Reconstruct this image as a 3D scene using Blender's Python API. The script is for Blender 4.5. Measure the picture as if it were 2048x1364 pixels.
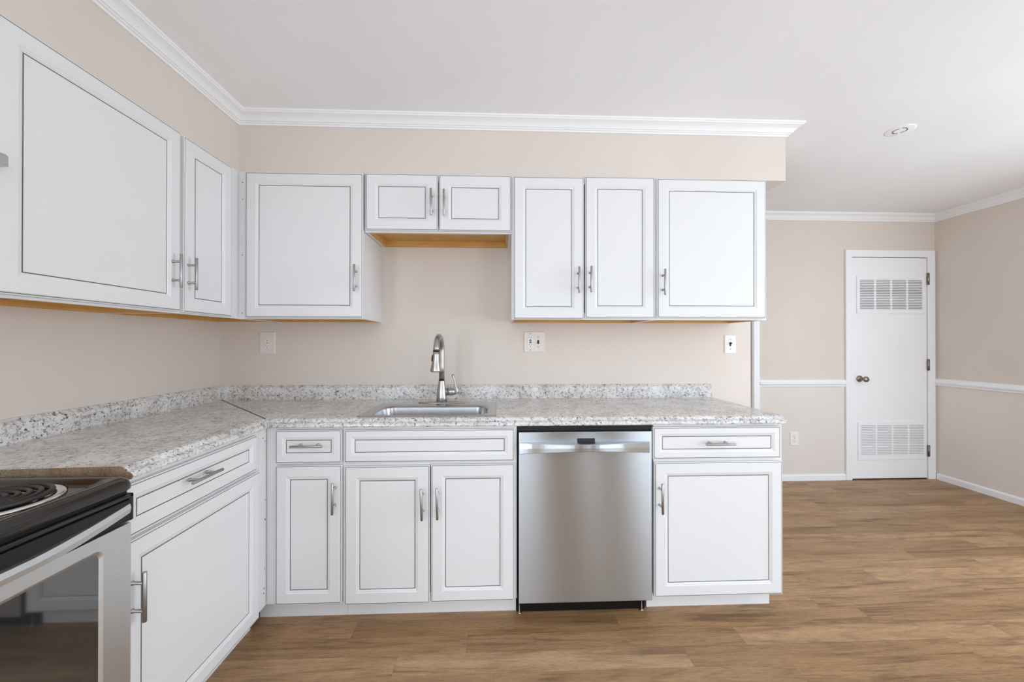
import bpy, bmesh, math, random
from mathutils import Vector, Matrix
for o in list(bpy.data.objects): bpy.data.objects.remove(o)
S = bpy.context.scene
COL = S.collection
PI = math.pi

# ---------------------------------------------------------------- camera, light, exposure
cd = bpy.data.cameras.new('camera'); cam = bpy.data.objects.new('camera', cd); COL.objects.link(cam)
cam.location = (1.6392, -2.3965, 1.2534)
cam.rotation_euler = (math.radians(90 + .1995), math.radians(-.0288), math.radians(-2.2832))
cd.sensor_width = 36; cd.lens = 783.8379 / 2048 * 36; cd.clip_start = .05
S.camera = cam
S.view_settings.view_transform = 'Standard'; S.view_settings.look = 'None'
S.view_settings.exposure = -0.17; S.view_settings.gamma = 1; S.view_settings.use_curve_mapping = False
S.cycles.max_bounces = 10; S.cycles.diffuse_bounces = 7; S.cycles.glossy_bounces = 5
S.cycles.sample_clamp_indirect = 6

P_PATIO, P_REAR, P_SIDE, P_LEFT, P_SKY = 46, 30, 72, 66, .8
CL = (.835, .965, 1.095)
W = bpy.data.worlds.new('world'); S.world = W; W.use_nodes = True
bg = W.node_tree.nodes['Background']; bg.inputs[0].default_value = (.82, .9, 1, 1); bg.inputs[1].default_value = P_SKY

def area(name, loc, rot, sx, sy, power, col=(1, 1, 1)):
    l = bpy.data.lights.new(name, 'AREA'); l.shape = 'RECTANGLE'; l.size = sx; l.size_y = sy
    l.energy = power; l.color = col
    o = bpy.data.objects.new(name, l); COL.objects.link(o); o.location = loc
    o.rotation_euler = [math.radians(a) for a in rot]
    return o
# daylight at assumed, unseen openings; the sidelight and left one are added
YR = -5.2
area('patio_daylight', (4.62, YR + .06, 1.09), (90, 0, 0), 1.66, 2.0, P_PATIO, CL)
area('rear_window_daylight', (1.5, YR + .06, 1.1), (90, 0, 0), 1.56, 2.0, P_REAR, CL)
area('reflection_streak_light', (3.11, YR + .06, 1.1), (90, 0, 0), .24, 2.0, P_REAR * .1, CL)  # added narrow light, a bright streak for the dishwasher to reflect
area('side_window_daylight', (5.6881 - .06, -1.75, 1.25), (0, 90, 0), 1.76, 1.76, P_SIDE, CL)
area('left_fill_light', (.06, -3.9, 1.35), (0, -90, 0), 1.56, 1.56, P_LEFT, CL)  # added fill light aimed at the right wall, from a made-up window

# ---------------------------------------------------------------- materials
def mat(name, col=(.8, .8, .8), rough=.5, metal=0.0, spec=.5):
    m = bpy.data.materials.new(name); m.use_nodes = True
    b = m.node_tree.nodes['Principled BSDF']
    b.inputs['Base Color'].default_value = (*col, 1); b.inputs['Roughness'].default_value = rough
    b.inputs['Metallic'].default_value = metal; b.inputs['Specular IOR Level'].default_value = spec
    return m
def N(m, t, **kw):
    n = m.node_tree.nodes.new(t)
    for k, v in kw.items(): setattr(n, k, v)
    return n
def L(m, a, b): m.node_tree.links.new(a, b)
def bsdf(m): return m.node_tree.nodes['Principled BSDF']
def coords(m, scale=(1, 1, 1), kind='Object'):
    t = N(m, 'ShaderNodeTexCoord'); p = N(m, 'ShaderNodeMapping'); p.inputs['Scale'].default_value = scale
    L(m, t.outputs[kind], p.inputs['Vector']); return p.outputs['Vector']
def noise(m, vec, scale, detail=4, rough=.5, dist=0.0):
    n = N(m, 'ShaderNodeTexNoise'); n.inputs['Scale'].default_value = scale; n.inputs['Detail'].default_value = detail
    n.inputs['Roughness'].default_value = rough; n.inputs['Distortion'].default_value = dist
    L(m, vec, n.inputs['Vector']); return n.outputs['Fac']
def ramp(m, fac, stops):
    r = N(m, 'ShaderNodeValToRGB'); cr = r.color_ramp
    while len(cr.elements) < len(stops): cr.elements.new(.5)
    for e, (p, c) in zip(cr.elements, stops):
        e.position = p; e.color = (*c, 1) if len(c) == 3 else c
    L(m, fac, r.inputs['Fac']); return r.outputs['Color']
def mixc(m, fac, a, b, mode='MIX'):
    n = N(m, 'ShaderNodeMix', data_type='RGBA', blend_type=mode)
    for s, v in ((n.inputs[0], fac), (n.inputs[6], a), (n.inputs[7], b)):
        if hasattr(v, 'links'): L(m, v, s)
        elif isinstance(v, (int, float)): s.default_value = v
        else: s.default_value = (*v, 1)
    return n.outputs[2]
def math_(m, op, a, b=None):
    n = N(m, 'ShaderNodeMath', operation=op)
    for i, v in enumerate((a, b)):
        if v is None: continue
        if hasattr(v, 'links'): L(m, v, n.inputs[i])
        else: n.inputs[i].default_value = v
    return n.outputs[0]
def bump(m, h, strength=.1, dist=.002):
    b = N(m, 'ShaderNodeBump'); b.inputs['Strength'].default_value = strength; b.inputs['Distance'].default_value = dist
    L(m, h, b.inputs['Height']); L(m, b.outputs['Normal'], bsdf(m).inputs['Normal'])

def paint(name, col, rough, amp=.02, bscale=90, bstr=.06):
    m = mat(name, col, rough)
    v = coords(m)
    c = ramp(m, noise(m, v, 2.2, 3), [(.3, tuple(x * (1 - amp) for x in col)), (.7, tuple(min(1, x * (1 + amp)) for x in col))])
    L(m, c, bsdf(m).inputs['Base Color'])
    bump(m, noise(m, v, bscale, 3), bstr, .001)
    return m
M_wall = paint('beige_wall_paint', (.69, .618, .555), .55)
M_wall2 = paint('pale_lower_wall', (.745, .685, .63), .5)  # paler than the wall above the chair rail
M_ceil = paint('ceiling_paint', (.915, .925, .935), .7)
M_trim = paint('white_trim_paint', (.87, .87, .875), .4, .01)
M_cab = paint('cabinet_white', (.765, .762, .76), .38, .012, 60, .02)
M_glaze = mat('grey_glaze_line', (.10, .098, .095), .6)
M_dark = mat('dark_gap', (.012, .009, .007), .8, 0, .1)
M_black = mat('black_plastic', (.010, .010, .010), .35, 0, .3)
M_plate = paint('white_plastic_plate', (.84, .83, .81), .35, .005)
M_ivory = paint('almond_plastic_plate', (.77, .71, .655), .35, .005)
M_slot = mat('slot_black', (.01, .01, .01), .5)
M_red = mat('red_reset_button', (.16, .02, .02), .4)

def metal(name, col, rough, streak=(60, 2, 2), amp=.1, aniso=0.0, rvar=.12):
    m = mat(name, col, rough, 1.0)
    v = coords(m, streak)
    f = noise(m, v, 6, 5, .6)
    c = ramp(m, f, [(.25, tuple(x * (1 - amp) for x in col)), (.75, tuple(min(1, x * (1 + amp)) for x in col))])
    L(m, c, bsdf(m).inputs['Base Color'])
    r = N(m, 'ShaderNodeMapRange'); r.inputs[3].default_value = rough * (1 - rvar); r.inputs[4].default_value = rough * (1 + rvar)
    L(m, f, r.inputs[0]); L(m, r.outputs[0], bsdf(m).inputs['Roughness'])
    if aniso:
        bsdf(m).inputs['Anisotropic'].default_value = aniso
        t = N(m, 'ShaderNodeTangent', direction_type='UV_MAP', uv_map='uv')
        L(m, t.outputs[0], bsdf(m).inputs['Tangent'])
    return m
M_nickel = metal('brushed_nickel', (.40, .395, .385), .36, (4, 4, 60), .08)
M_faucet = metal('satin_nickel', (.47, .455, .435), .3, (4, 4, 60), .06)
M_steel = metal('brushed_steel', (.565, .60, .63), .29, (3, 30, 260), .02, 1.0, .02)
M_steelr = metal('range_steel', (.66, .675, .68), .42, (30, 3, 60), .06)
M_sink = metal('sink_steel', (.50, .50, .505), .25, (3, 3, 3), .03)
M_chrome = metal('chrome', (.75, .75, .75), .12, (4, 4, 4), .03)
M_knob = metal('aged_nickel', (.30, .27, .23), .3, (30, 30, 30), .3)
M_glass = mat('oven_black_glass', (.022, .022, .022), .04, 0, 1.0); bsdf(M_glass).inputs['IOR'].default_value = 1.75
M_enamel = mat('black_enamel', (.017, .014, .012), .16, 0, .55)
M_enamel2 = mat('black_trim', (.013, .013, .013), .3, 0, .3)
M_coil = mat('coil_iron', (.05, .047, .044), .42, .6)

def wood_amber():
    m = mat('amber_plywood', (.62, .34, .09), .5)
    v = coords(m, (2, 2, 30))
    c = ramp(m, noise(m, v, 3, 5, .6, .6), [(.3, (.56, .29, .07)), (.55, (.66, .37, .11)), (.8, (.72, .43, .15))])
    L(m, c, bsdf(m).inputs['Base Color']); return m
M_amber = wood_amber()

def particle():
    m = mat('raw_particleboard', (.30, .2, .11), .8)
    v = coords(m)
    a = ramp(m, noise(m, v, 16, 3), [(.35, (.20, .12, .055)), (.5, (.27, .185, .11)), (.65, (.33, .25, .17))])
    f = ramp(m, noise(m, v, 260, 4, .7), [(.35, (.5, .5, .5)), (.6, (1.15, 1.15, 1.15))])
    L(m, mixc(m, 1.0, a, f, 'MULTIPLY'), bsdf(m).inputs['Base Color'])
    bump(m, noise(m, v, 200, 3), .4, .001); return m
M_particle = particle()

def laminate():
    m = mat('speckled_stone_laminate', (.7, .68, .66), .2)
    v = coords(m)
    base = ramp(m, noise(m, v, 9, 5, .62, .4), [(.3, (.56, .54, .52)), (.5, (.74, .725, .705)), (.72, (.86, .85, .84))])
    grey = ramp(m, noise(m, v, 62, 6, .75, .4), [(.36, (.22, .21, .205)), (.50, (1, 1, 1))])
    c = mixc(m, .85, base, grey, 'MULTIPLY')
    n2 = noise(m, v, 120, 4, .55, .8)
    clus = noise(m, v, 14, 3)
    spots = math_(m, 'MULTIPLY', math_(m, 'GREATER_THAN', n2, .615), math_(m, 'GREATER_THAN', clus, .45))
    c = mixc(m, spots, c, (.06, .055, .055))
    vein = ramp(m, noise(m, v, 30, 6, .7, 1.2), [(.485, (0, 0, 0)), (.5, (1, 1, 1)), (.515, (0, 0, 0))])
    c = mixc(m, math_(m, 'MULTIPLY', vein, .35), c, (.25, .23, .21))
    L(m, c, bsdf(m).inputs['Base Color'])
    return m
M_lam = laminate()

def planks():
    m = mat('oak_vinyl_planks', (.4, .28, .18), .42)
    t = N(m, 'ShaderNodeTexCoord')
    sep = N(m, 'ShaderNodeSeparateXYZ'); L(m, t.outputs['Object'], sep.inputs[0])
    PW, PL = .1, 1.16
    yo = math_(m, 'ADD', sep.outputs['Y'], .008)
    row = math_(m, 'FLOOR', math_(m, 'DIVIDE', yo, PW))
    wn = N(m, 'ShaderNodeTexWhiteNoise', noise_dimensions='1D'); L(m, row, wn.inputs['W'])
    sx = math_(m, 'ADD', sep.outputs['X'], math_(m, 'MULTIPLY', wn.outputs['Value'], 7.3))
    cell = math_(m, 'FLOOR', math_(m, 'DIVIDE', sx, PL))
    cmb = N(m, 'ShaderNodeCombineXYZ'); L(m, row, cmb.inputs[0]); L(m, cell, cmb.inputs[1])
    wid = N(m, 'ShaderNodeTexWhiteNoise', noise_dimensions='3D'); L(m, cmb.outputs[0], wid.inputs['Vector'])
    off = N(m, 'ShaderNodeVectorMath', operation='SCALE'); L(m, wid.outputs['Color'], off.inputs[0]); off.inputs['Scale'].default_value = 37
    pv = N(m, 'ShaderNodeVectorMath', operation='ADD'); L(m, t.outputs['Object'], pv.inputs[0]); L(m, off.outputs[0], pv.inputs[1])
    def st(s):
        p = N(m, 'ShaderNodeMapping'); p.inputs['Scale'].default_value = s; L(m, pv.outputs[0], p.inputs['Vector']); return p.outputs['Vector']
    tone = ramp(m, wid.outputs['Value'], [(0, (.30, .168, .074)), (.5, (.37, .216, .105)), (1, (.44, .268, .137))])
    big = ramp(m, noise(m, st((.95, 13, 1)), 1.7, 5, .6, .9), [(.33, (.52, .49, .45)), (.455, (.95, .95, .95)), (.7, (1.2, 1.21, 1.22))])
    c = mixc(m, .9, tone, big, 'MULTIPLY')
    # cathedral grain and fine streaks
    g = N(m, 'ShaderNodeTexWave', wave_type='RINGS', rings_direction='Y'); L(m, st((.5, 9, 1)), g.inputs['Vector'])
    g.inputs['Scale'].default_value = 3.2; g.inputs['Distortion'].default_value = 7; g.inputs['Detail'].default_value = 3; g.inputs['Detail Scale'].default_value = 1.1
    gr = ramp(m, g.outputs['Fac'], [(.0, (.80, .78, .76)), (.35, (1, 1, 1))])
    c = mixc(m, .8, c, gr, 'MULTIPLY')
    fine = noise(m, st((13, 120, 1)), 2.0, 6, .7)
    fr = ramp(m, fine, [(.32, (.60, .57, .54)), (.52, (1.04, 1.04, 1.04)), (.75, (1.22, 1.22, 1.22))])
    c = mixc(m, .8, c, fr, 'MULTIPLY')
    kn = noise(m, st((2.4, 11, 1)), 1.3, 3, .5, .6)
    k = ramp(m, kn, [(.64, (0, 0, 0)), (.78, (1, 1, 1))])
    c = mixc(m, math_(m, 'MULTIPLY', k, .55), c, (.13, .075, .04))
    # plank joints
    fy = math_(m, 'FRACT', math_(m, 'DIVIDE', yo, PW)); fx = math_(m, 'FRACT', math_(m, 'DIVIDE', sx, PL))
    j = math_(m, 'MAXIMUM', math_(m, 'LESS_THAN', fy, .010), math_(m, 'LESS_THAN', fx, .0014))
    c = mixc(m, math_(m, 'MULTIPLY', j, .55), c, (.09, .055, .035))
    L(m, c, bsdf(m).inputs['Base Color'])
    bump(m, fine, .12, .001)
    r = N(m, 'ShaderNodeMapRange'); r.inputs[3].default_value = .36; r.inputs[4].default_value = .5
    L(m, fine, r.inputs[0]); L(m, r.outputs[0], bsdf(m).inputs['Roughness'])
    return m
M_floor = planks()

# ---------------------------------------------------------------- mesh helpers
class MB:
    def __init__(self): self.bm = bmesh.new(); self.mats = []
    def mi(self, m):
        if m not in self.mats: self.mats.append(m)
        return self.mats.index(m)
    def face(self, pts, m, smooth=False):
        f = self.bm.faces.new([self.bm.verts.new(p) for p in pts]); f.material_index = self.mi(m); f.smooth = smooth; return f
    def box(self, x0, x1, y0, y1, z0, z1, m, bev=0.0, seg=2):
        b = bmesh.new(); r = bmesh.ops.create_cube(b, size=1)
        for v in b.verts: v.co = ((x0 + x1) / 2 + v.co.x * (x1 - x0), (y0 + y1) / 2 + v.co.y * (y1 - y0), (z0 + z1) / 2 + v.co.z * (z1 - z0))
        if bev: bmesh.ops.bevel(b, geom=b.edges[:], offset=bev, segments=seg, affect='EDGES', profile=.5)
        self.merge(b, m); return self
    def merge(self, b, m, M=None, smooth=False):
        i = self.mi(m); mp = {}
        for v in b.verts: mp[v] = self.bm.verts.new(M @ v.co if M else v.co)
        for f in b.faces:
            try: g = self.bm.faces.new([mp[v] for v in f.verts])
            except ValueError: continue
            g.material_index = i; g.smooth = smooth or f.smooth
        b.free()
    def loops(self, rings, m, closed=True, cap0=False, cap1=False, smooth=True, mats=None):
        vs = [[self.bm.verts.new(p) for p in r] for r in rings]
        n = len(vs[0])
        for k in range(len(vs) - 1):
            mm = self.mi(mats[k]) if mats else self.mi(m)
            for i in range(n if closed else n - 1):
                j = (i + 1) % n
                f = self.bm.faces.new((vs[k][i], vs[k][j], vs[k + 1][j], vs[k + 1][i])); f.material_index = mm; f.smooth = smooth
        for c, r, mm in ((cap0, vs[0], mats[0] if mats else m), (cap1, vs[-1], mats[-1] if mats else m)):
            if c:
                f = self.bm.faces.new(r); f.material_index = self.mi(mm)
        return self
    def tube(self, path, rad, m, n=16, caps=True):
        P = [Vector(p) for p in path]; R = rad if isinstance(rad, (list, tuple)) else [rad] * len(P)
        rings = []; up = None
        for i, p in enumerate(P):
            d = (P[min(i + 1, len(P) - 1)] - P[max(i - 1, 0)]).normalized()
            if up is None:
                up = Vector((0, 0, 1)) if abs(d.z) < .9 else Vector((1, 0, 0))
            s = d.cross(up).normalized(); up = s.cross(d).normalized()
            rings.append([p + R[i] * (math.cos(2 * PI * k / n) * s + math.sin(2 * PI * k / n) * up) for k in range(n)])
        return self.loops(rings, m, True, caps, caps)
    def lathe(self, prof, c, m, axis='z', n=32, caps=True):
        rings = []
        for r, h in prof:
            ring = []
            for k in range(n):
                a = 2 * PI * k / n; u, v = r * math.cos(a), r * math.sin(a)
                ring.append({'z': (c[0] + u, c[1] + v, c[2] + h), 'y': (c[0] + u, c[1] + h, c[2] + v), 'x': (c[0] + h, c[1] + u, c[2] + v)}[axis])
            rings.append(ring)
        return self.loops(rings, m, True, caps, caps)
    def prism(self, prof, fa, fb, m, end0=None, end1=None, smooth=False):
        """profile points mapped by fa (start) and fb (end)"""
        self.loops([[fa(*p) for p in prof], [fb(*p) for p in prof]], m, True, False, False, smooth)
        for f, mm, r in ((fa, end0, 0), (fb, end1, 1)):
            if mm: self.face([f(*p) for p in (prof if r else prof[::-1])], mm)
        return self
    def done(self, name, parent=None, loc=None, kind=None, label=None, uv=None, cat=None, group=None, autosmooth=True):
        bmesh.ops.recalc_face_normals(self.bm, faces=self.bm.faces[:])
        me = bpy.data.meshes.new(name); 
        if uv:
            l = self.bm.loops.layers.uv.new('uv')
            for f in self.bm.faces:
                for lp in f.loops: lp[l].uv = uv(lp.vert.co)
        self.bm.to_mesh(me); self.bm.free()
        for m in self.mats: me.materials.append(m)
        o = bpy.data.objects.new(name, me); COL.objects.link(o)
        if loc: o.location = loc
        if parent: o.parent = parent
        if kind: o['kind'] = kind
        if label: o['label'] = label
        if cat: o['category'] = cat
        if group: o['group'] = group
        return o
def thing(name, label, cat, loc, rz=0, group=None, kind=None):
    o = bpy.data.objects.new(name, None); COL.objects.link(o); o.empty_display_size = .1
    o.location = loc; o.rotation_euler = (0, 0, rz); o['label'] = label; o['category'] = cat
    if group: o['group'] = group
    if kind: o['kind'] = kind
    return o
def struct(mb, name, label, cat): return mb.done(name, kind='structure', label=label, cat=cat)

# ---------------------------------------------------------------- the room
XW, XR, YF, ZC = 3.2318, 5.6881, 1.0661, 2.4314     # partition end, right wall, far wall, ceiling
ZS, DS, XE = 2.1365, .3186, 3.2185                  # soffit bottom, soffit depth, soffit end
b = MB(); b.box(-.15, XR + .15, YR - .15, YF + .15, -.12, 0, M_floor)
struct(b, 'floor', 'brown oak look plank floor running through the kitchen', 'floor')
b = MB(); b.box(-.15, XR + .15, YR - .15, YF + .15, ZC, ZC + .12, M_ceil)
struct(b, 'ceiling', 'plain white ceiling above the kitchen', 'ceiling')
b = MB(); b.box(-.15, 0, YR - .15, -4.7, 0, ZC, M_wall); b.box(-.15, 0, -3.1, YF + .15, 0, ZC, M_wall)
b.box(-.15, 0, -4.7, -3.1, 0, .55, M_wall); b.box(-.15, 0, -4.7, -3.1, 2.15, ZC, M_wall)
struct(b, 'wall_left', 'beige wall behind the range and the corner counter', 'wall')
b = MB(); b.box(0, XW, 0, .12, 0, ZC, M_wall)
struct(b, 'wall_back', 'beige partition wall behind the sink', 'wall')
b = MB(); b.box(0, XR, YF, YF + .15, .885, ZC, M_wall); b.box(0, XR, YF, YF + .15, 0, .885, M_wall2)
struct(b, 'wall_far', 'beige wall with the white louvred door', 'wall')
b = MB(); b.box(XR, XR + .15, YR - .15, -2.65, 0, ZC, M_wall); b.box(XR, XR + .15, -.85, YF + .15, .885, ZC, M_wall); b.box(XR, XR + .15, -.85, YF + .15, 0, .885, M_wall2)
b.box(XR, XR + .15, -2.65, -.85, 0, .35, M_wall); b.box(XR, XR + .15, -2.65, -.85, 2.15, ZC, M_wall)
struct(b, 'wall_right', 'beige wall at the right with a white chair rail', 'wall')
# rear wall, with two openings
b = MB()
holes = [(.7, 2.3, .06, 2.14), (2.97, 3.25, .06, 2.14), (3.77, 5.47, .06, 2.14)]
for a, c in ((0, .7), (2.3, 2.38), (2.9, 2.97), (3.25, 3.32), (3.7, 3.77), (5.47, XR)): b.box(a, c, YR - .15, YR, 0, ZC, M_wall)
# two added doorways with closed unlit lobbies, to darken the dishwasher reflection
for a, c in ((2.38, 2.9), (3.32, 3.7)):
    b.box(a, c, YR - .15, YR, 2.1, ZC, M_wall)
    b.box(a - .03, a, YR - 1.3, YR - .15, 0, 2.13, M_wall); b.box(c, c + .03, YR - 1.3, YR - .15, 0, 2.13, M_wall)
    b.box(a - .03, c + .03, YR - 1.33, YR - 1.3, 0, 2.13, M_wall); b.box(a, c, YR - 1.3, YR - .15, 2.1, 2.13, M_wall)
    b.box(a, c, YR - 1.3, YR - .15, -.03, 0, M_floor)
for x0, x1, z0, z1 in holes:
    b.box(x0, x1, YR - .15, YR, 0, z0, M_wall); b.box(x0, x1, YR - .15, YR, z1, ZC, M_wall)
struct(b, 'wall_rear', 'beige wall behind the camera', 'wall')
for i, (x0, x1, z0, z1) in enumerate(holes):
    b = MB(); t = .05 if x1 - x0 > 1 else .02
    b.box(x0, x0 + t, YR - .1, YR - .02, z0, z1, M_trim); b.box(x1 - t, x1, YR - .1, YR - .02, z0, z1, M_trim)
    b.box(x0 + t, x1 - t, YR - .1, YR - .02, z0, z0 + t, M_trim); b.box(x0 + t, x1 - t, YR - .1, YR - .02, z1 - t, z1, M_trim)
    if i != 1: b.box((x0 + x1) / 2 - .03, (x0 + x1) / 2 + .03, YR - .1, YR - .02, z0 + t, z1 - t, M_trim)
    struct(b, 'window_%d' % (i + 1), ['window behind the camera on the left', 'added narrow window behind the camera for a streak in the dishwasher front', 'glazed patio door behind the camera on the right'][i], 'window')
b = MB(); t = .05
for y0, y1, z0, z1 in ((-2.65, -2.6, .35, 2.15), (-.9, -.85, .35, 2.15), (-2.6, -.9, .35, .4), (-2.6, -.9, 2.1, 2.15), (-1.78, -1.72, .4, 2.1)): b.box(XR + .02, XR + .1, y0, y1, z0, z1, M_trim)
struct(b, 'window_4', 'window in the right wall outside the view', 'window')
b = MB()
for y0, y1, z0, z1 in ((-4.7, -4.65, .55, 2.15), (-3.15, -3.1, .55, 2.15), (-4.65, -3.15, .55, .6), (-4.65, -3.15, 2.1, 2.15), (-4.65, -3.15, 1.32, 1.37)): b.box(-.1, -.02, y0, y1, z0, z1, M_trim)
struct(b, 'window_5', 'added unseen window in the left wall, framing the fill light', 'window')
# soffit above the cabinets (L shaped), crown mouldings
b = MB()
b.box(0, DS - .0125, -3.0, 0, ZS, ZC, M_wall); b.box(DS - .0125, XE, -DS, 0, ZS, ZC, M_wall)
struct(b, 'wall_soffit', 'beige soffit boxed in above the wall cabinets', 'wall')
def crown_profile(h, p):
    # (out, down) from the wall / ceiling corner
    return [(0, 0), (p, 0), (p, -h * .12), (p * .93, -h * .17), (p * .90, -h * .24), (p * .74, -h * .33), (p * .58, -h * .44), (p * .45, -h * .60),
            (p * .37, -h * .74), (p * .28, -h * .76), (p * .26, -h * .84), (p * .17, -h * .86), (p * .13, -h * .93), (p * .13, -h), (0, -h)]
b = MB(); pr = crown_profile(.0575, .065); XS = DS - .0125
def cz(d): return ZC + d
b.prism(pr, lambda o, d: (XS + o, -3.0, cz(d)), lambda o, d: (XS + o, -DS - o, cz(d)), M_trim, M_trim)
b.prism(pr, lambda o, d: (XS + o, -DS - o, cz(d)), lambda o, d: (XE + o, -DS - o, cz(d)), M_trim)
b.prism(pr, lambda o, d: (XE + o, -DS - o, cz(d)), lambda o, d: (XE + o, 0, cz(d)), M_trim, None, M_trim)
struct(b, 'trim_1', 'white crown moulding along the soffit over the cabinets', 'crown moulding')
b = MB(); pr = crown_profile(.066, .055)
b.prism(pr, lambda o, d: (.3, YF - o, cz(d)), lambda o, d: (XR - o, YF - o, cz(d)), M_trim, M_trim)
b.prism(pr, lambda o, d: (XR - o, YF - o, cz(d)), lambda o, d: (XR - o, YR, cz(d)), M_trim, None, M_trim)
struct(b, 'trim_2', 'white crown moulding above the louvred door and right wall', 'crown moulding')
rail = [(0, 0), (.012, .004), (.014, .016), (.022, .026), (.024, .034), (.022, .042), (.014, .050), (.012, .062), (0, .067)]
b = MB()
b.prism(rail, lambda o, d: (4.015, YF - o, .849 + d), lambda o, d: (4.822, YF - o, .849 + d), M_trim, M_trim, M_trim)
struct(b, 'trim_3', 'white chair rail on the far wall left of the louvred door', 'chair rail')
b = MB()
b.prism(rail, lambda o, d: (XR - o, YF, .857 + d), lambda o, d: (XR - o, YR, .857 + d), M_trim, M_trim, M_trim)
struct(b, 'trim_4', 'white chair rail along the right wall', 'chair rail')
b = MB()
b.box(3.947, 4.015, YF - .018, YF, 0, 2.365, M_trim, .003); b.box(3.955, 3.985, YF - .024, YF - .018, 0, 2.36, M_trim, .002)
struct(b, 'trim_5', 'white upright casing beside the end of the kitchen partition', 'trim')
base = [(0, 0), (.013, 0), (.013, .043), (.008, .052), (0, .056)]
b = MB(); b.prism(base, lambda o, d: (4.015, YF - o, d), lambda o, d: (4.822, YF - o, d), M_trim, M_trim, M_trim)
struct(b, 'baseboard_far', 'low white baseboard on the far wall', 'baseboard')
b = MB(); b.prism(base, lambda o, d: (XR - o, YF - .02, d), lambda o, d: (XR - o, YR, d), M_trim, M_trim, M_trim)
struct(b, 'baseboard_right', 'low white baseboard along the right wall', 'baseboard')

# ---------------------------------------------------------------- far louvred door
D = thing('door_1', 'white flat door with two louvred vent grilles and a round knob', 'door', (0, YF, 0), kind='structure')
b = MB(); x0, x1, zt = 4.882, 5.594, 2.030; o0, o1, ot = 4.822, 5.672, 2.099
for a, c, z0, z1 in ((o0, x0 - .004, 0, ot), (x1 + .006, o1, 0, ot), (x0 - .004, x1 + .006, zt + .005, ot)):
    b.box(a, c, -.02, 0, z0, z1, M_trim, .003)
b.box(x0 - .004, x1 + .006, -.0015, 0, 0, zt + .005, M_dark)
b.done('door_casing', D)
b = MB(); b.box(x0, x1, -.014, -.002, .012, zt, M_trim, .002); leaf = b.done('door_leaf', D)
for (vx0, vx1, vz0, vz1), (gx0, gx1, gz0, gz1) in (((4.921, 5.569, 1.520, 1.860), (4.949, 5.545, 1.551, 1.825)), ((4.930, 5.576, .184, .526), (4.956, 5.554, .224, .496))):
    b = MB(); f, k = -.0215, -.0145
    b.box(vx0, vx1, f, k, vz0, gz0, M_trim, .0015); b.box(vx0, vx1, f, k, gz1, vz1, M_trim, .0015)
    b.box(vx0, gx0, f, k, gz0, gz1, M_trim); b.box(gx1, vx1, f, k, gz0, gz1, M_trim)
    cw = (gx1 - gx0); bw = .016; w = (cw - 3 * bw) / 4
    for i in range(3): b.box(gx0 + (i + 1) * w + i * bw, gx0 + (i + 1) * (w + bw), f, k, gz0, gz1, M_trim)
    b.box(gx0, gx1, k, k + .0004, gz0, gz1, M_glaze)
    n = 18; p = (gz1 - gz0) / n
    for i in range(4):
        a = gx0 + i * (w + bw)
        for j in range(n):
            z = gz0 + j * p
            b.face([(a, f + .0005, z + p * .02), (a + w, f + .0005, z + p * .02), (a + w, f + .0005, z + p * .42), (a, f + .0005, z + p * .42)], M_trim)
            b.face([(a, f + .0005, z + p * .42), (a + w, f + .0005, z + p * .42), (a + w, k - .0005, z + p * .80), (a, k - .0005, z + p * .80)], M_trim)
    b.done('vent_grille', D)
b = MB(); b.lathe([(0, 0), (.029, 0), (.0285, -.006), (.018, -.011), (.011, -.013), (.011, -.045), (.02, -.049), (.0255, -.058), (.0255, -.068), (.02, -.076), (.0, -.078)], (4.95, -.014, .923), M_knob, 'y', 28, False)
b.done('knob', D, label='dull nickel round door knob')
for z0, z1 in ((1.783, 1.892), (.997, 1.102), (.209, .314)):
    b = MB(); b.tube([(x1 + .004, -.024, z0), (x1 + .004, -.024, z1)], .0075, M_knob, 12); b.box(x1 - .006, x1 + .018, -.0245, -.02, z0 + .004, z1 - .004, M_knob)
    b.done('hinge', D)

# ---------------------------------------------------------------- cabinets
def front(name, parent, x0, x1, z0, z1, stile, y, tilt=0):
    """framed door or drawer front in the cabinet's own axes; x0..z1 are its outer dark lines"""
    x0 -= .004; x1 += .004; z0 -= .004; z1 += .004; s = stile + .004
    w, h = x1 - x0, z1 - z0
    def ring(d, yy): return [(d, yy, d), (w - d, yy, d), (w - d, yy, h - d), (d, yy, h - d)]
    steps = [(0, .019, M_cab), (0, .004, M_cab), (.0015, .0025, M_cab), (.0034, .0025, M_glaze), (.0056, .0025, M_cab), (.008, 0, M_cab),
             (s - .0165, 0, M_cab), (s - .013, .0022, M_cab), (s - .009, .0028, M_cab), (s - .0035, .0062, M_glaze), (s - .0004, .0062, M_cab), (s, .0056, M_cab)]
    b = MB(); b.loops([ring(d, yy) for d, yy, m in steps], M_cab, True, True, True, False, [m for d, yy, m in steps[:-1]])
    o = b.done(name, parent, (x0, y, z0)); o.rotation_euler = (0, math.radians(tilt), 0)
    return o
def handle(door, px, pz, vertical=True, length=.137, tilt=0):
    """bar pull; px, pz = middle of the bar in the cabinet's axes"""
    b = MB(); h = length / 2; r = .0056; y = -.034
    ax = (lambda t: (0, y, t)) if vertical else (lambda t: (t, y, 0))
    b.tube([ax(-h), ax(-h + .0012), ax(h - .0012), ax(h)], [r * .85, r, r, r * .85], M_nickel, 14)
    for t in (-.038, .038):
        p = ax(t); b.tube([(p[0], 0, p[2]), (p[0], -.003, p[2]), (p[0], -.003, p[2]), (p[0], y, p[2])], [.0062, .0062, .0046, .0046], M_nickel, 12)
    o = b.done('handle', door, (px - door.location.x, 0, pz - door.location.z), label='brushed nickel bar handle')
    o.rotation_euler = (0, math.radians(tilt), 0)
    return o

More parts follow.
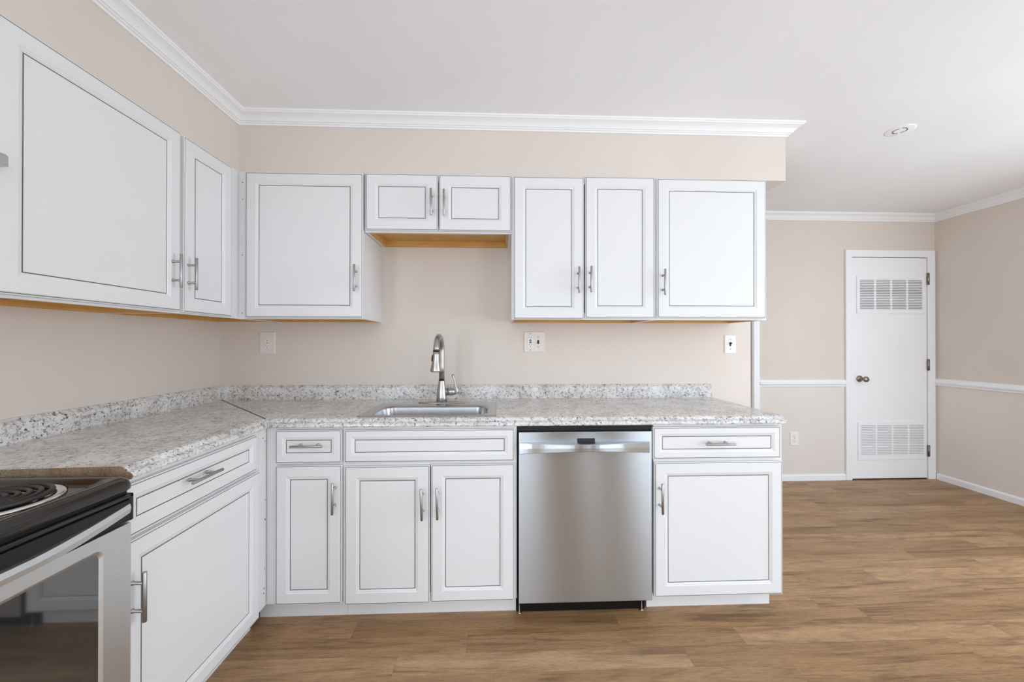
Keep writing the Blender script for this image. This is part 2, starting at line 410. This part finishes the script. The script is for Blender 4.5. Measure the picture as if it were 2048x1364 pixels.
def wall_cabinet(label, loc, rz, w, h, depth, fronts, filler=None, mull=()):
    """axes: x along the wall, wall at y = 0, room at -y"""
    T = thing('wall_cabinet', label, 'cabinet', loc, rz, 'white kitchen wall cabinets')
    b = MB(); t = .014; d = depth
    b.box(0, t, -d + .019, 0, 0, h, M_cab); b.box(w - t, w, -d + .019, 0, 0, h, M_cab)
    b.box(t, w - t, -d + .019, 0, h - t, h, M_cab)
    b.box(0, .036, -d, -d + .019, 0, h, M_cab); b.box(w - .036, w, -d, -d + .019, 0, h, M_cab)
    b.box(.036, w - .036, -d, -d + .019, 0, .036, M_cab); b.box(.036, w - .036, -d, -d + .019, h - .036, h, M_cab)
    for x in mull: b.box(x - .018, x + .018, -d, -d + .019, .036, h - .036, M_cab)
    if filler:
        b.box(filler[0], filler[1], -d - .0004, -d + .019, 0, h, M_cab)
        for z in filler[2]: b.lathe([(0, 0), (.0028, 0), (.0028, -.0006), (0, -.0006)], ((filler[0] + filler[1]) / 2 + .003, -d, z), M_glaze, 'y', 10, False)
    b.done('body', T)
    b = MB(); e = .0006
    b.box(t, w - t, -d + .019, -e, .034, .044, M_amber)
    b.box(t + e, w - t - e, -.016, -e, 0, .034, M_amber)
    for a in (t + e, w - t - .012): b.box(a, a + .011, -d + .032, -.016, 0, .034, M_amber)
    b.box(t + e, w - t - e, -d + .0195, -d + .031, .001, .034, M_amber)
    b.done('underside', T, label='amber bare plywood underside')
    for f in fronts:
        o = front('door', T, *f['r'], f.get('s', .064), -d - .02, f.get('tilt', 0))
        if 'h' in f: handle(o, f['h'][0], f['h'][1], tilt=f.get('ht', 0))
    return T
ZB, HW = 1.374, .7625      # bottom and height of the tall wall cabinets
DB = .3179                 # depth of the boxes on the sink wall
def back_cab(label, x0, x1, z0, z1, fronts, **k):
    fs = []
    for f in fronts:
        g = dict(f); r = f['r']; g['r'] = (r[0] - x0, r[1] - x0, r[2] - z0, r[3] - z0); g['h'] = (f['h'][0] - x0, f['h'][1] - z0); fs.append(g)
    return wall_cabinet(label, (x0, 0, z0), 0, x1 - x0, z1 - z0, DB, fs, **k)
ZT = ZB + HW
back_cab('square white wall cabinet with one door, left of the sink above the outlet', .3425, .9475, ZB, ZT,
         [dict(r=(.3565, .9415, 1.3835, 2.1235), h=(.915, 1.5825))], filler=(-.0362, -.0005, (.03, .33, .62, .705)))
back_cab('short white two-door wall cabinet bridging the gap above the sink', .9525, 1.7185, 1.8295, ZT,
         [dict(r=(.964, 1.329, 1.8405, 2.1275), h=(1.303, 1.976), ht=-1), dict(r=(1.342, 1.712, 1.8405, 2.127), h=(1.369, 1.974), ht=-1)])
back_cab('tall white wall cabinet with a pair of narrow doors, right of the sink gap', 1.7195, 2.4935, ZB, ZT,
         [dict(r=(1.732, 2.099, 1.3805, 2.1255), h=(2.071, 1.5805)), dict(r=(2.115, 2.480, 1.386, 2.131), h=(2.135, 1.584))])
back_cab('white wall cabinet with one wide door at the right end, above the light switch', 2.4945, 3.108, ZB, ZT,
         [dict(r=(2.503, 3.092, 1.388, 2.127), h=(2.526, 1.572))])
# left wall: origin at the wall, local x = world y
def left_cab(label, y0, y1, fronts, **k):
    fs = []
    for f in fronts:
        g = dict(f); r = f['r']; g['r'] = (r[0] - y0, r[1] - y0, r[2] - ZB, r[3] - ZB); g['h'] = (f['h'][0] - y0, f['h'][1] - ZB); fs.append(g)
    return wall_cabinet(label, (0, y0, ZB), PI / 2, y1 - y0, HW, .3055, fs, **k)
left_cab('large white wall cabinet with one wide door on the left wall, beside the range hood', -1.326, -.7055,
         [dict(r=(-1.314, -.713, 1.3865, 2.1225), h=(-.7525, 1.5435))])
left_cab('narrow white corner wall cabinet with a slim door, on the left wall', -.7045, -.0008,
         [dict(r=(-.688, -.398, 1.384, 2.120), h=(-.671, 1.5445))], filler=(.3145, .3865, ()))

def base_cabinet(label, loc, rz, w, fronts, depth=.6165, h=.8755, toe=(0, None), fill=None, holes=(), xb=None, seam=0):
    T = thing('base_cabinet', label, 'cabinet', loc, rz, 'white kitchen base cabinets')
    b = MB(); t = .015; d = depth; k = .094; xb = w if xb is None else xb
    b.box(0, t, -d + .019, -.001, k, h, M_cab); b.box(w - t, w, -d + .019, -.001, k, h, M_cab)
    b.box(t, w - t, -d + .019, -.001, k, k + .015, M_cab); b.box(t, w - t, -.012, -.001, k + .015, h, M_cab)
    # face frame
    b.box(0, .03, -d, -d + .019, k, h, M_cab); b.box(xb - .03, xb, -d, -d + .019, k, h, M_cab)
    b.box(.03, xb - .03, -d, -d + .019, k, k + .035, M_cab); b.box(.03, xb - .03, -d, -d + .019, h - .03, h, M_cab)
    b.box(.03, xb - .03, -d, -d + .019, .695, .735, M_cab)
    if fill:
        b.box(fill[0], fill[1], -d - .0004, -d + .019, k, h, M_cab)
    for hx, hz, hr in holes: b.lathe([(0, 0), (hr, 0), (hr, -.0006), (0, -.0006)], (hx, -d, hz), M_glaze, 'y', 10, False)
    b.done('body', T)
    t0, t1 = toe[0], (w if toe[1] is None else toe[1])
    b = MB(); b.box(t0, t1, -d + .056, -d + .068, 0, k + .001, M_cab); b.box(t0, t0 + .012, -d + .068, -.02, 0, k, M_cab); b.box(t1 - .012, t1, -d + .068, -.02, 0, k, M_cab)
    b.done('toe_kick', T)
    for f in fronts:
        o = front(f['n'], T, *f['r'], f['s'], -d - .02, f.get('tilt', 0))
        if 'h' in f: handle(o, f['h'][0], f['h'][1], f['n'] == 'door', tilt=f.get('ht', 0))
    return T
def back_base(label, x0, x1, fronts, **k):
    fs = []
    for f in fronts:
        g = dict(f); r = f['r']; g['r'] = (r[0] - x0, r[1] - x0, r[2], r[3])
        if 'h' in f: g['h'] = (f['h'][0] - x0, f['h'][1])
        fs.append(g)
    return base_cabinet(label, (x0, 0, 0), 0, x1 - x0, fs, **k)
back_base('narrow white base cabinet with one drawer, in the inner corner left of the sink', .6235, .9565,
          [dict(n='drawer', r=(.673, .951, .724, .8625), s=.044, h=(.8175, .802)), dict(n='door', r=(.674, .952, .104, .706), s=.061, h=(.930, .575))],
          toe=(-.0605, .333), fill=(.0305, .06))
back_base('wide white sink base cabinet with two doors under a false drawer front', .9575, 1.7315,
          [dict(n='drawer_front', r=(.972, 1.716, .724, .861), s=.0435), dict(n='door', r=(.973, 1.339, .0965, .7), s=.064, h=(1.312, .5435), ht=-2),
           dict(n='door', r=(1.352, 1.717, .099, .7035), s=.063, h=(1.380, .546), ht=-1.5)])
back_base('white base cabinet at the right end of the counter, right of the dishwasher', 2.3625, 2.9695,
          [dict(n='drawer', r=(2.358, 2.949, .724, .862), s=.0425, h=(2.650, .795)), dict(n='door', r=(2.364, 2.957, .096, .7015), s=.0625, h=(2.383, .5525), ht=-.6)],
          toe=(-.0115, .5865))
base_cabinet('white base cabinet with drawer and door between the range and the corner', (0, -1.3175, 0), PI / 2, .7,
             [dict(n='drawer', r=(.0135, .5975, .7245, .8605), s=.0455, h=(.2745, .806)), dict(n='door', r=(.0135, .6155, .096, .7045), s=.0615, h=(.0365, .5555))],
             depth=.6225, toe=(0, .68), xb=.64, fill=(.6405, .6995),
             holes=((.672, .835, .003), (.688, .818, .003), (.690, .56, .0025), (.689, .475, .004), (.686, .26, .003), (.684, .175, .0035), (.681, .155, .0035)))

# ---------------------------------------------------------------- countertop
CT = thing('countertop', 'L-shaped grey speckled stone-look countertop with a low backsplash', 'countertop', (0, 0, 0))
z0, z1 = .8765, .914
edge = [(.6, z0), (.634, z0), (.6405, .8785), (.6435, .884), (.642, .891), (.6365, .896), (.629, .8985), (.6245, .9015), (.6205, .908), (.615, .912), (.606, z1)]
full = [(.0, z0)] + edge + [(.0, z1)]
XC = 2.975; YL = -1.319; SX0, SX1, SY0, SY1 = 1.035, 1.61, .205, .57
b = MB()
Rm = lambda d, z: (XC + (.004 if z < .897 else 0) - (.004 if z > .912 else 0), -d, z)
b.prism(full, lambda d, z: (d + .0004, -d, z), lambda d, z: (SX0, -d, z), M_lam, None, None)
b.prism(full, lambda d, z: (SX1, -d, z), Rm, M_lam, None, M_lam)
fr = [(SY1, z0)] + edge + [(SY1, z1)]
b.prism(fr, lambda d, z: (SX0, -d, z), lambda d, z: (SX1, -d, z), M_lam)
bk = [(0, z0), (SY0, z0), (SY0, z1), (0, z1)]
b.prism(bk, lambda d, z: (SX0, -d, z), lambda d, z: (SX1, -d, z), M_lam)
b.done('slab', CT)
b = MB(); b.prism(full, lambda d, z: (d, YL + .062 * d, z), lambda d, z: (d, -d - .0004, z), M_lam, M_particle, None)
b.done('slab', CT, label='grey stone-look slab with a raw brown chipboard end')
bs = [(.0, z1), (.0225, z1), (.0215, .918), (.0215, .972), (.020, .980), (.0165, .985), (.006, .996), (0, .997)]
b = MB(); b.prism(bs, lambda d, z: (d + .0003, -d, z), lambda d, z: (2.972, -d, z), M_lam, None, M_lam); b.done('backsplash', CT)
b = MB(); b.prism(bs, lambda d, z: (d, YL, z), lambda d, z: (d, -d - .0003, z), M_lam, M_particle, None); b.done('backsplash', CT)
b = MB(); h = .0016
b.face([(.022 + h, -.022 + h, z1 + .0006), (.022 - h, -.022 - h, z1 + .0006), (.612 - h, -.612 - h, z1 + .0006), (.612 + h, -.612 + h, z1 + .0006)], M_dark)
b.done('mitre_seam', CT)

# ---------------------------------------------------------------- sink
def rrect(x0, x1, y0, y1, r, z, n=8):
    pts = []
    for cx, cy, a0 in ((x1 - r, y1 - r, 0), (x0 + r, y1 - r, 90), (x0 + r, y0 + r, 180), (x1 - r, y0 + r, 270)):
        for k in range(n + 1):
            a = math.radians(a0 + 90 * k / n); pts.append((cx + r * math.cos(a), cy + r * math.sin(a), z))
    return pts
SK = thing('kitchen_sink', 'stainless steel drop-in sink set in the counter below the faucet', 'sink', (0, 0, z1))
b = MB(); ox0, ox1, oy0, oy1 = 1.003, 1.640, -.5925, -.163
ix0, ix1, iy0, iy1 = 1.052, 1.597, -.562, -.305
b.loops([rrect(ox0, ox1, oy0, oy1, .012, .0003), rrect(ox0 + .002, ox1 - .002, oy0 + .002, oy1 - .002, .012, .0035), rrect(ox0 + .008, ox1 - .008, oy0 + .008, oy1 - .008, .012, .0042),
         rrect(ix0 - .006, ix1 + .006, iy0 - .006, iy1 + .006, .07, .0035), rrect(ix0, ix1, iy0, iy1, .065, .001), rrect(ix0 + .005, ix1 - .005, iy0 + .005, iy1 - .005, .062, -.006)], M_sink)
b.done('rim', SK)
b = MB()
b.loops([rrect(ix0 + .005, ix1 - .005, iy0 + .005, iy1 - .005, .062, -.006), rrect(ix0 + .009, ix1 - .009, iy0 + .009, iy1 - .009, .06, -.04), rrect(ix0 + .014, ix1 - .014, iy0 + .014, iy1 - .014, .06, -.12),
         rrect(ix0 + .022, ix1 - .022, iy0 + .022, iy1 - .022, .06, -.138), rrect(ix0 + .045, ix1 - .045, iy0 + .045, iy1 - .045, .05, -.147), rrect(ix0 + .1, ix1 - .1, iy0 + .08, iy1 - .08, .03, -.149)], M_sink, True, False, True)
b.done('basin', SK)
b = MB(); b.lathe([(.0, .0022), (.03, .0016), (.042, .003), (.045, .0005)], (1.325, -.43, -.149), M_chrome, 'z', 24, False); b.done('drain', SK)

# ---------------------------------------------------------------- faucet
FX, FY = 1.336, -.205
F = thing('kitchen_faucet', 'brushed nickel gooseneck faucet with pull-down spray head behind the sink', 'faucet', (FX, FY, z1 + .0043))
b = MB()
def oval(rx, ry, z, n=40): return [(rx * math.cos(2 * PI * k / n), ry * math.sin(2 * PI * k / n), z) for k in range(n)]
b.loops([oval(.128, .032, 0), oval(.127, .0315, .003), oval(.11, .028, .006), oval(.05, .026, .009)], M_faucet, True, True, True); b.done('base_plate', F)
b = MB(); b.lathe([(.030, .006), (.029, .03), (.026, .07), (.0205, .1), (.0175, .121), (.0172, .1235)], (0, 0, 0), M_faucet)
b.lathe([(.0166, .1235), (.0166, .1255)], (0, 0, 0), M_dark); b.done('body', F)
b = MB(); R_ = .082; zc_ = .283
path = [(0, 0, .1255), (0, 0, .2), (0, 0, zc_)]
for k in range(1, 19):
    a = PI * k / 18 * .97; path.append((-.006 * (1 - math.cos(a)) / 2, -R_ + R_ * math.cos(a), zc_ + R_ * math.sin(a)))
end = Vector(path[-1])
b.tube(path, .0155, M_faucet, 20); b.done('spout', F)
b = MB(); dn = Vector((-.02, .0, -1)).normalized()
b.tube([end, end + dn * .005], .0166, M_black, 20)
hp = [(.005, .0168), (.02, .0172), (.05, .0192), (.078, .0238), (.1, .0285), (.104, .0285), (.107, .026)]
b.tube([end + dn * t for t, r in hp], [r for t, r in hp], M_faucet, 24)
b.tube([end + dn * .107, end + dn * .110], [.019, .017], M_plate, 20)
sh = b.done('spray_head', F)
b = MB()
for i, (t, r) in enumerate(((.024, .006), (.034, .0075), (.05, .0075), (.058, .006))): pass
bp = [end + dn * t + Vector((-.0165 - max(0, t - .02) * .055, -.0055, 0)) for t in (.02, .028, .046, .054)]
b.tube(bp, [.0025, .0045, .005, .003], M_black, 12); o = b.done('spray_button', sh)
b = MB(); b.lathe([(.014, .015), (.02, .026), (.0208, .03), (.0208, .0305)], (0, 0, .061), M_faucet, 'x')
b.lathe([(.0202, .0305), (.0202, .0325)], (0, 0, .061), M_dark, 'x')
b.lathe([(.0212, .0325), (.0215, .05), (.0205, .062), (.016, .071), (.008, .0755), (.001, .0765)], (0, 0, .061), M_faucet, 'x'); hd = b.done('handle', F)
b = MB(); b.tube([(.07, -.004, .052), (.086, -.006, .056), (.0855, -.006, .066), (.079, -.004, .09), (.070, 0, .125), (.063, .003, .146), (.0605, .004, .155), (.0595, .004, .159)], [.007, .0065, .0055, .0045, .0042, .0066, .0066, .003], M_faucet, 14)
b.done('lever', hd)

# ---------------------------------------------------------------- dishwasher
DX0, DX1 = 1.7405, 2.3485
DW = thing('dishwasher', 'stainless steel dishwasher with a bowed bar handle under the counter', 'dishwasher', (0, 0, 0))
b = MB(); b.box(DX0 - .004, DX1 - .002, -.6, -.05, .075, .868, M_black); b.box(DX0 - .006, DX1 + .0005, -.618, -.6, .856, .872, M_black)
b.box(DX0 - .004, DX1 - .001, -.606, -.6, .085, .866, M_black)
b.done('tub', DW)
b = MB(); b.box(DX0, DX1, -.637, -.607, .0795, .849, M_steel, .0035, 3)
b.done('door_panel', DW, uv=lambda c: (c.z, c.x))
b = MB(); b.box(2.004, 2.085, -.6382, -.634, .8005, .8195, M_slot); b.done('display', DW, label='small black display window')
b = MB(); n = 32; rings = []
for i in range(n + 1):
    t = -1 + 2 * i / n; x = (DX0 + DX1) / 2 - .006 + t * .2965; k = 1 - t * t
    y = -.6372 - .004 - .044 * k; za = .8035; zb_ = .7515 + .0195 * k; ds = .012
    rings.append([(x, y, zb_), (x, y - .0015, zb_ + .002), (x, y - .003, (za + zb_) / 2), (x, y - .0015, za - .002), (x, y, za), (x, -.6365, za), (x, -.6365, zb_)])
b.loops(rings, M_steel, True, True, True, False)
b.done('handle', DW, uv=lambda c: (c.z, c.x))
b = MB(); b.box(DX0 - .004, DX1 - .012, -.572, -.56, .001, .076, M_dark)
b.done('toe_panel', DW)
for x in (DX0 + .006, DX1 - .03):
    b = MB(); b.lathe([(.009, 0), (.009, .004), (.0035, .006), (.0035, .076)], (x, -.583, 0), M_knob, 'z', 14); b.done('foot', DW)

# ---------------------------------------------------------------- electric range
RX = .678; RY1 = -1.3225; RY0 = -2.082
RG = thing('electric_range', 'black and stainless electric coil range against the left wall', 'range', (0, 0, 0))
b = MB(); b.box(.02, RX - .03, RY0, RY1, .03, .868, M_enamel2); b.box(.08, RX - .06, RY0 + .02, RY1 - .02, 0, .03, M_black)
b.done('body', RG)
b = MB(); ym = (RY0 + RY1) / 2
def rr(inset, z, r=.03): return [(p[0], p[1], z) for p in rrect(.02 + inset, RX + .014 - inset, RY0 + inset - .002, RY1 - inset + .002, r, 0)]
b.loops([rr(.004, .870), rr(0, .874), rr(-.0, .884), rr(.003, .896, .032), rr(.012, .9035, .034), rr(.022, .9045, .034), rr(.034, .9035, .03), rr(.044, .896, .03), rr(.052, .8925, .03)], M_enamel, True, True, True)
b.done('cooktop', RG)
for (cx, cy, R1) in ((.512, -1.48, .112), (.512, -1.915, .09), (.215, -1.48, .09), (.215, -1.915, .112)):
    b = MB(); b.lathe([(R1 + .006, .0), (R1 + .006, .0035), (R1, .0055), (R1 - .012, .005), (R1 - .02, .0), (R1 * .5, -.006), (.0, -.007)], (cx, cy, .8925 + .0008), M_chrome, 'z', 48, False)
    b.done('drip_pan', RG)
    b = MB(); turns = 4.3; P = []
    for k in range(int(turns * 36) + 1):
        a = 2 * PI * k / 36; r = .022 + (R1 - .037) * (k / (turns * 36)); P.append((cx + r * math.cos(a), cy + r * math.sin(a), .903))
    b.tube(P, .0052, M_coil, 8)
    for a in (0, 2.09, 4.19): b.box(cx - .001, cx + .001, cy - .001, cy + .001, .897, .899, M_coil)
    b.lathe([(.0, .0), (.016, .0), (.016, .004), (.0, .005)], (cx, cy, .897), M_chrome, 'z', 16, False)
    b.done('coil_burner', RG)
# black vent trim and arched steel band below the cooktop
b = MB(); b.box(RX - .03, RX - .008, RY0 + .004, RY1 - .004, .786, .87, M_black)
b.box(RX - .02, RX + .004, RY0, RY1 + .003, .846, .857, M_enamel, .003)
b.box(RX - .02, RX + .0025, RY0, RY1 + .003, .786, .842, M_enamel2, .003)
b.box(RX - .02, RX + .004, RY0, RY0 + .012, .786, .857, M_enamel2, .003); b.box(RX - .02, RX + .004, RY1 - .008, RY1 + .003, .786, .857, M_enamel2, .003)
b.done('control_trim', RG)
b = MB(); rings = []; n = 30
for i in range(n + 1):
    t = -1 + 2 * i / n; y = ym + t * (RY1 - ym - .006); k = 1 - t * t
    zt_ = .832 - .022 * min(1, k * 1.2) ; zb2 = .806 - .0225 * min(1, k * 1.35)
    xo = RX + .003 + .010 * min(1, k * 1.3)
    rings.append([(RX, y, zb2), (xo, y, zb2 + .001), (xo + .002, y, (zt_ + zb2) / 2), (xo, y, zt_ - .001), (RX, y, zt_)])
b.loops(rings, M_steelr, True, True, True, False); b.done('door_handle', RG)
OD = MB(); OD.box(RX - .028, RX - .0055, RY0 + .002, RY1, .205, .781, M_steelr)
wy0, wy1, wz0, wz1 = RY0 + .08, -1.4035, .33, .741
def vr(y0, y1, z0, z1, r, x): return [(x, p[0], p[1]) for p in rrect(y0, y1, z0, z1, r, 0)]
OD.loops([vr(RY0 + .002, RY1, .205, .781, .002, RX - .006), vr(RY0 + .003, RY1 - .001, .206, .780, .002, RX), vr(wy0 - .008, wy1 + .008, wz0 - .008, wz1 + .008, .022, RX), vr(wy0 - .005, wy1 + .005, wz0 - .005, wz1 + .005, .02, RX - .001), vr(wy0, wy1, wz0, wz1, .016, RX - .004)], M_steelr, True, False, False, False)
od = OD.done('oven_door', RG)
b = MB(); b.face(vr(wy0, wy1, wz0, wz1, .016, RX - .004), M_glass); b.done('oven_window', od, label='black glass oven window')
b = MB(); b.box(RX - .03, RX - .002, RY0 + .002, RY1, .035, .198, M_steelr, .003); b.done('storage_drawer', RG)

# ---------------------------------------------------------------- range hood
b = MB(); hp = [(.004, 1.655), (.375, 1.702), (.388, 1.702), (.388, 1.728), (.383, 1.734), (.372, 1.737), (.004, 1.79)]
H = thing('range_hood', 'stainless range hood end jutting out beside the wide left cabinet door', 'range hood', (0, 0, 0))
b.prism(hp, lambda x, z: (x, -2.09, z), lambda x, z: (x, -1.342, z), M_sink, M_sink, M_sink); b.done('canopy', H)
b = MB(); b.face([(.03, -2.05, 1.6562), (.36, -2.05, 1.698), (.36, -1.38, 1.698), (.03, -1.38, 1.6562)], M_black); b.done('filter', H)

# ---------------------------------------------------------------- outlets and switches
def plate(T, w, h, m): 
    b = MB(); b.loops([[(sx * (w / 2 - i), -y, sz * (h / 2 - i)) for sx, sz in ((-1, -1), (1, -1), (1, 1), (-1, 1))] for i, y in ((0, 0), (0, .003), (.003, .0055))], m, True, False, True, False)
    b.done('cover_plate', T)
def receptacle(T, x, z, m):
    b = MB(); n = 20
    ring = lambda s, y: [(x + max(-.0145, min(.0145, .0172 * math.cos(2 * PI * k / n))) * s, y, z + .0145 * math.sin(2 * PI * k / n) * s) for k in range(n)]
    b.loops([ring(1.06, -.0056), ring(1.06, -.0058)], M_glaze, True, False, False, False)
    b.loops([ring(1, -.0055), ring(1, -.0072), ring(.95, -.0076)], m, True, False, True, False)
    for dx, hh in ((-.0063, .0075), (.0063, .006)): b.box(x + dx - .0011, x + dx + .0011, -.0079, -.0074, z + .001, z + .001 + hh, M_slot)
    b.lathe([(0, 0), (.0025, 0), (.0025, -.0004), (0, -.0004)], (x, -.0076, z - .0065), M_slot, 'y', 12, False)
    b.done('socket', T)
def screw(T, x, z):
    b = MB(); b.lathe([(.0033, 0), (.0033, -.0008), (.0, -.0012)], (x, -.0055, z), M_nickel, 'y', 12, False); b.done('screw', T)
T = thing('wall_outlet', 'almond duplex wall outlet on the backsplash wall left of the faucet', 'outlet', (.2755, 0, 1.249), 0, 'wall outlets')
plate(T, .089, .131, M_ivory); receptacle(T, 0, .0195, M_plate); receptacle(T, 0, -.0195, M_plate); screw(T, 0, 0)
T = thing('wall_outlet', 'small white wall outlet low on the far wall beyond the counter end', 'outlet', (4.3455, YF, .38), 0, 'wall outlets')
plate(T, .081, .124, M_plate); receptacle(T, 0, .0195, M_plate); receptacle(T, 0, -.0195, M_plate); screw(T, 0, 0)
T = thing('outlet_switch_plate', 'double almond plate with a safety outlet and a dark switch, right of the faucet', 'outlet', (1.8715, 0, 1.2565))
plate(T, .127, .125, M_ivory)
b = MB(); b.box(-.040, -.008, -.0075, -.005, -.034, .034, M_plate, .001)
for z in (.022, -.021):
    for dx in (-.0063, .0063): b.box(-.024 + dx - .0013, -.024 + dx + .0013, -.0079, -.0074, z + .001, z + .009, M_slot)
    b.lathe([(0, 0), (.003, 0), (.003, -.0004), (0, -.0004)], (-.024, -.0076, z - .007), M_slot, 'y', 12, False)
b.done('socket', T)
b = MB(); b.box(-.031, -.017, -.0085, -.0074, .003, .009, M_red); b.box(-.031, -.017, -.0085, -.0074, -.007, -.001, M_slot); b.done('test_button', T)
b = MB(); b.box(.018, .029, -.0062, -.0052, -.012, .012, M_slot); b.box(.0195, .0275, -.0155, -.006, -.01, .0, M_black, .001); b.done('toggle', T, label='dark brown toggle')
for x, z in ((-.024, .05), (-.024, -.05), (.0235, .031), (.0235, -.031)): screw(T, x, z)
T = thing('light_switch', 'single white light switch with a dark toggle below the right end cabinet', 'switch', (3.099, 0, 1.2425))
plate(T, .072, .114, M_plate)
b = MB(); b.box(-.0055, .0055, -.0062, -.0052, -.012, .012, M_slot); b.box(-.004, .005, -.0165, -.006, .001, .011, M_black, .001); b.done('toggle', T, label='black toggle')
for z in (.031, -.031): screw(T, 0, z)

# ---------------------------------------------------------------- ceiling plate and floor fleck
T = thing('ceiling_cover', 'round white cover patch with a dark broken ring on the ceiling', 'ceiling cover', (3.877, -.312, ZC))
b = MB(); b.lathe([(.066, 0), (.066, -.0006), (.060, -.0022), (.0, -.0022)], (0, 0, 0), M_ceil, 'z', 40, False); b.done('disc', T)
b = MB(); random.seed(3)
for k in range(36):
    if k in (4, 5, 13, 22, 23, 30): continue
    a, c = 2 * PI * k / 36, 2 * PI * (k + 1) / 36; r0 = .0275; r1 = .032 + random.random() * .0022
    b.face([(r * math.cos(t), r * math.sin(t), -.0024) for r, t in ((r0, a), (r1, a), (r1, c), (r0, c))], M_dark)
b.done('gap_ring', T, label='dark broken ring')
b = MB(); random.seed(1)
b.loops([[(.006 * math.cos(a) * (1 + .3 * math.sin(3 * a)), .005 * math.sin(a), z) for a in [2 * PI * k / 10 for k in range(10)]] for z in (0, .003)], M_plate, True, True, True)
b.done('paint_chip', loc=(3.29, -.15, .0002), label='tiny white paint chip on the floor boards right of the cabinets', cat='paint chip')
